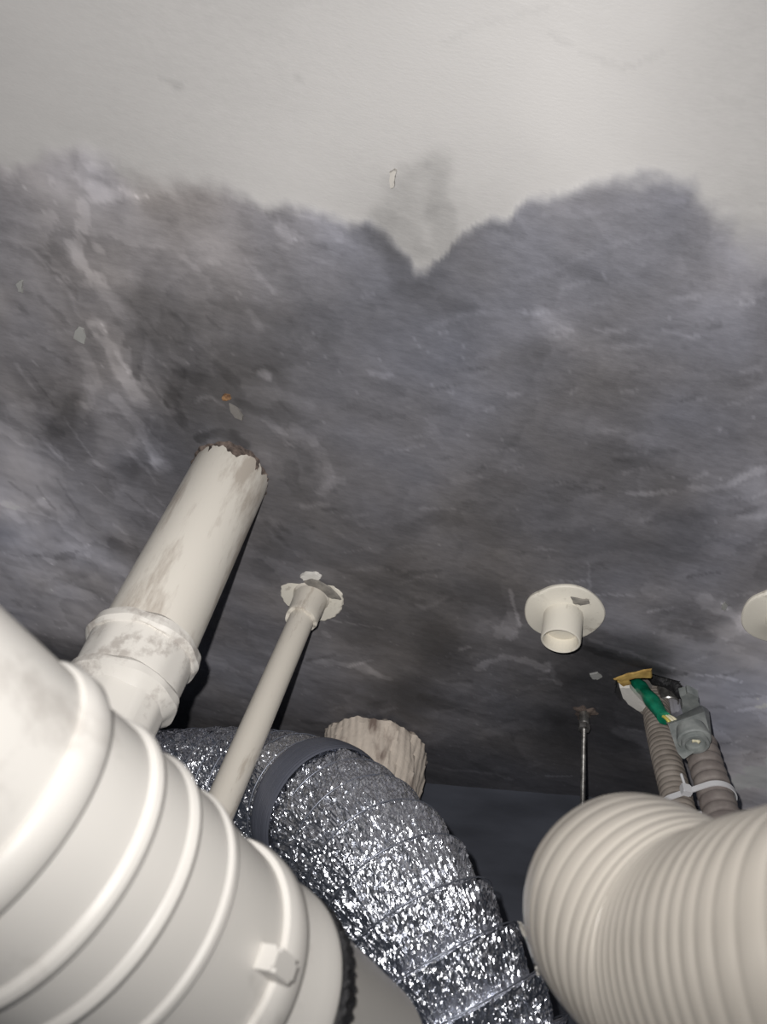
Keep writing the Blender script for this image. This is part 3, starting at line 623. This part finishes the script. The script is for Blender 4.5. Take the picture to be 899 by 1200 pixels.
hull_block('block_plate', [(783,849),(826,834),(834,868),(801,890),(794,882)], [1.13,1.15,1.10,1.07,1.09], [(780,846),(822,826),(831,832),(836,866),(803,884)], [1.17,1.19,1.19,1.15,1.12], M_box, blk)
bax = (cpB[1] - cpB[0]).normalized(); bc = P(812, 861, 1.092)
lathe('boss_ring', [(-.012, .0205), (.006, .0240), (.010, .0240), (.012, .022), (.012, .0175), (.006, .0170)], M_box, blk, bc, bax, 48)
lathe('boss_ring', [(.004, .0185), (.016, .0195), (.019, .0190), (.019, .0150), (.010, .015)], M_box, blk, bc, bax, 48)
bm = bmesh.new(); bmesh.ops.create_cube(bm, size=1); bmesh.ops.scale(bm, vec=(.004, .004, .014), verts=bm.verts)
# green taped bundle
gp = [P(746, 800, 1.30), P(752, 806, 1.27), P(762, 818, 1.225), P(773, 834, 1.185), P(780, 843, 1.165)]
gb = thing('taped_cable', 'bright green tape wrapped cable end slanting out of the ceiling hole', 'cable', gp[0])
tube('green_tape_wrap', gp, .004, 32, lambda s, a: .0150 * (1 - .28 * np.abs(np.sin(a - .6))) + .0012 * np.sin(s / .011) + .0008 * fbm(a * 2, s * 60, 4, 3) - .004 * np.exp(-s / .01), M_green, gb, 50)
for dx_, m_ in ((-3, M_wirey), (2, M_wirew), (6, M_wirew)):
    tube('wire', [P(777 + dx_ * .6, 838, 1.17), P(784 + dx_, 842, 1.16), P(790 + dx_, 850, 1.155)], .004, 10, lambda s, a: .0026 + 0 * s, m_, gb, 180)
wp_ = [P(811, 868, 1.085), P(817, 868, 1.085), P(822, 872, 1.08)]
tube('wire_end', wp_, .003, 10, lambda s, a: .0028 + 0 * s, M_wirew, blk, 180)
# black foam lagging round the hole's upper right edge
bpnt = [P(766, 790, 1.325), P(772, 795, 1.30), P(782, 800, 1.285), P(792, 803, 1.275), P(801, 810, 1.262), P(803, 816, 1.255)]
bk = thing('black_foam_lagging', 'lumpy black foam sleeve in the upper right of the ceiling hole', 'foam', bpnt[0])
tube('foam_body', bpnt, .0025, 30, lambda s, a: .0125 + .0035 * fbm(a * 1.6, s * 60, 9, 4, .7) + .0025 * np.sin(s / .009), M_black, bk, 60)
# yellow card and white plaster at the hole
yc = thing('yellow_card_scrap', 'torn yellow card sticking out above the green taped cable', 'scrap', P(745, 795, 1.31))
def flake(name, pxs, z, th, m, parent, jig=.001):
    return slab_from_outline(name, [PZ(a, b_, z) for a, b_ in pxs], th, m, parent, jig)
flake('card_piece', [(719,796),(735,790),(764,784),(765,794),(745,794),(727,798)], CEIL - .008, .003, M_yellow, yc)
flake('card_piece', [(723,798),(735,794),(740,801),(730,804)], CEIL - .004, .003, M_yellow, yc)
flake('card_piece', [(746,830),(757,832),(764,839),(756,840)], CEIL - .003, .003, M_cond1, yc)
pw = thing('plaster_chunk', 'broken white plaster chunk in the left of the ceiling hole', 'plaster', PZ(742, 815, CEIL))
flake('chunk_body', [(725,802),(737,802),(746,812),(757,824),(761,831),(750,832),(740,826),(729,815)], CEIL - .002, .010, M_white_paint, pw, .0012)
sl = thing('metal_sleeve', 'shiny metal pipe sleeve deep in the ceiling hole behind the green cable', 'sleeve', P(785, 820, 1.29))
lathe('sleeve_body', [(-.05, .017), (.004, .017), (.006, .0155), (.004, .014), (-.05, .014)], M_steel, sl, P(784, 821, 1.285), (0, 0, -1), 32, closed=True)
gp_ = [PZ(a, b_, CEIL - .006) for a, b_ in [(797,812),(806,805),(818,812),(820,826),(812,836),(800,834),(798,822)]]
cm = thing('cement_patch', 'pale grey cement dab between the ceiling hole and the connector block', 'cement', PZ(808, 820, CEIL))
slab_from_outline('cement_dab', gp_, .016, M_box, cm, .002)

# ---- zip tie round both conduits
tie = thing('cable_tie', 'white nylon cable tie binding the two corrugated conduits', 'cable tie', P(829, 950, 1.07))
ca_, cb_ = P(796, 946, 1.073), P(842, 944, 1.040)
axd = ((cpB[3] - cpB[2]).normalized()); cb_ = cb_ - axd * (cb_ - ca_).dot(axd); mid = (ca_ + cb_) / 2; ex = (cb_ - ca_).normalized(); ey = axd.cross(ex)
vv = []; ff = []; nS = 96
for k in range(nS):
    an = 2 * math.pi * k / nS; out = ex * math.cos(an) + ey * math.sin(an)
    pa_ = ca_ + out * .0236; pb_ = cb_ + out * .0262
    q = pa_ if pa_.dot(out) > pb_.dot(out) else pb_
    for (o1, o2) in ((0, -.0042), (.0018, -.0042), (.0018, .0042), (0, .0042)): vv.append(q + out * o1 + axd * o2 - tie.location)
for k in range(nS):
    l = (k + 1) % nS
    for j in range(4): ff.append((k * 4 + j, k * 4 + (j + 1) % 4, l * 4 + (j + 1) % 4, l * 4 + j))
link('strap', vv, ff, M_tie, tie, 40)
side = 1 if ey.dot(CAM - mid) > 0 else -1
bm = bmesh.new(); bmesh.ops.create_cube(bm, size=1); bmesh.ops.scale(bm, vec=(.013, .010, .014), verts=bm.verts); bmesh.ops.bevel(bm, geom=bm.edges[:], offset=.0015, segments=2)
hp = mid - ex * .004 + ey * side * .029
ho = bm_obj('tie_head', bm, M_tie, tie, hp, axd, 35)
tube('tie_tail', [hp, hp - axd * .012 + ey * side * .001, hp - axd * .026 + ey * side * .004], .002, 8, lambda s, a: .0022 + 0 * s, M_tie, tie, 180)

# ---- small marks on the ceiling: chips, nail, drip (parts of the slab)
def chipo(name, pxs, m, th=.003, z=CEIL - .003, lab=None, jig=.0006):
    o = slab_from_outline(name, [PZ(a, b_, z) for a, b_ in pxs], th, m, None, jig); o.parent = ceil
    if lab: o['label'] = lab
    return o
M_chip = mat('pale_chip', (.30, .30, .29), .8)
chipo('paint_chip', [(19,333),(23,328),(27,329),(26,336),(27,343),(22,342)], M_chip)
chipo('paint_chip', [(88,387),(92,383),(98,385),(101,396),(99,403),(92,400),(86,396)], M_chip)
chipo('rusty_nail_head', [(260,464),(264,461),(270,463),(271,467),(266,469),(261,468)], M_rust, .006, lab='rusty orange nail head')
chipo('paint_chip', [(268,472),(278,478),(285,487),(284,493),(276,490),(270,482)], mat('dull_chip', (.17, .16, .15), .8))
chipo('paint_drip', [(457,202),(462,198),(465,200),(463,208),(462,219),(458,221),(457,212)], mat('drip_paint', (.42, .40, .37), .35), .006)
chipo('paint_chip', [(846,708),(850,705),(853,709),(850,716),(846,714)], M_chip)
chipo('paint_chip', [(691,790),(700,788),(706,793),(700,796),(694,795)], M_chip)
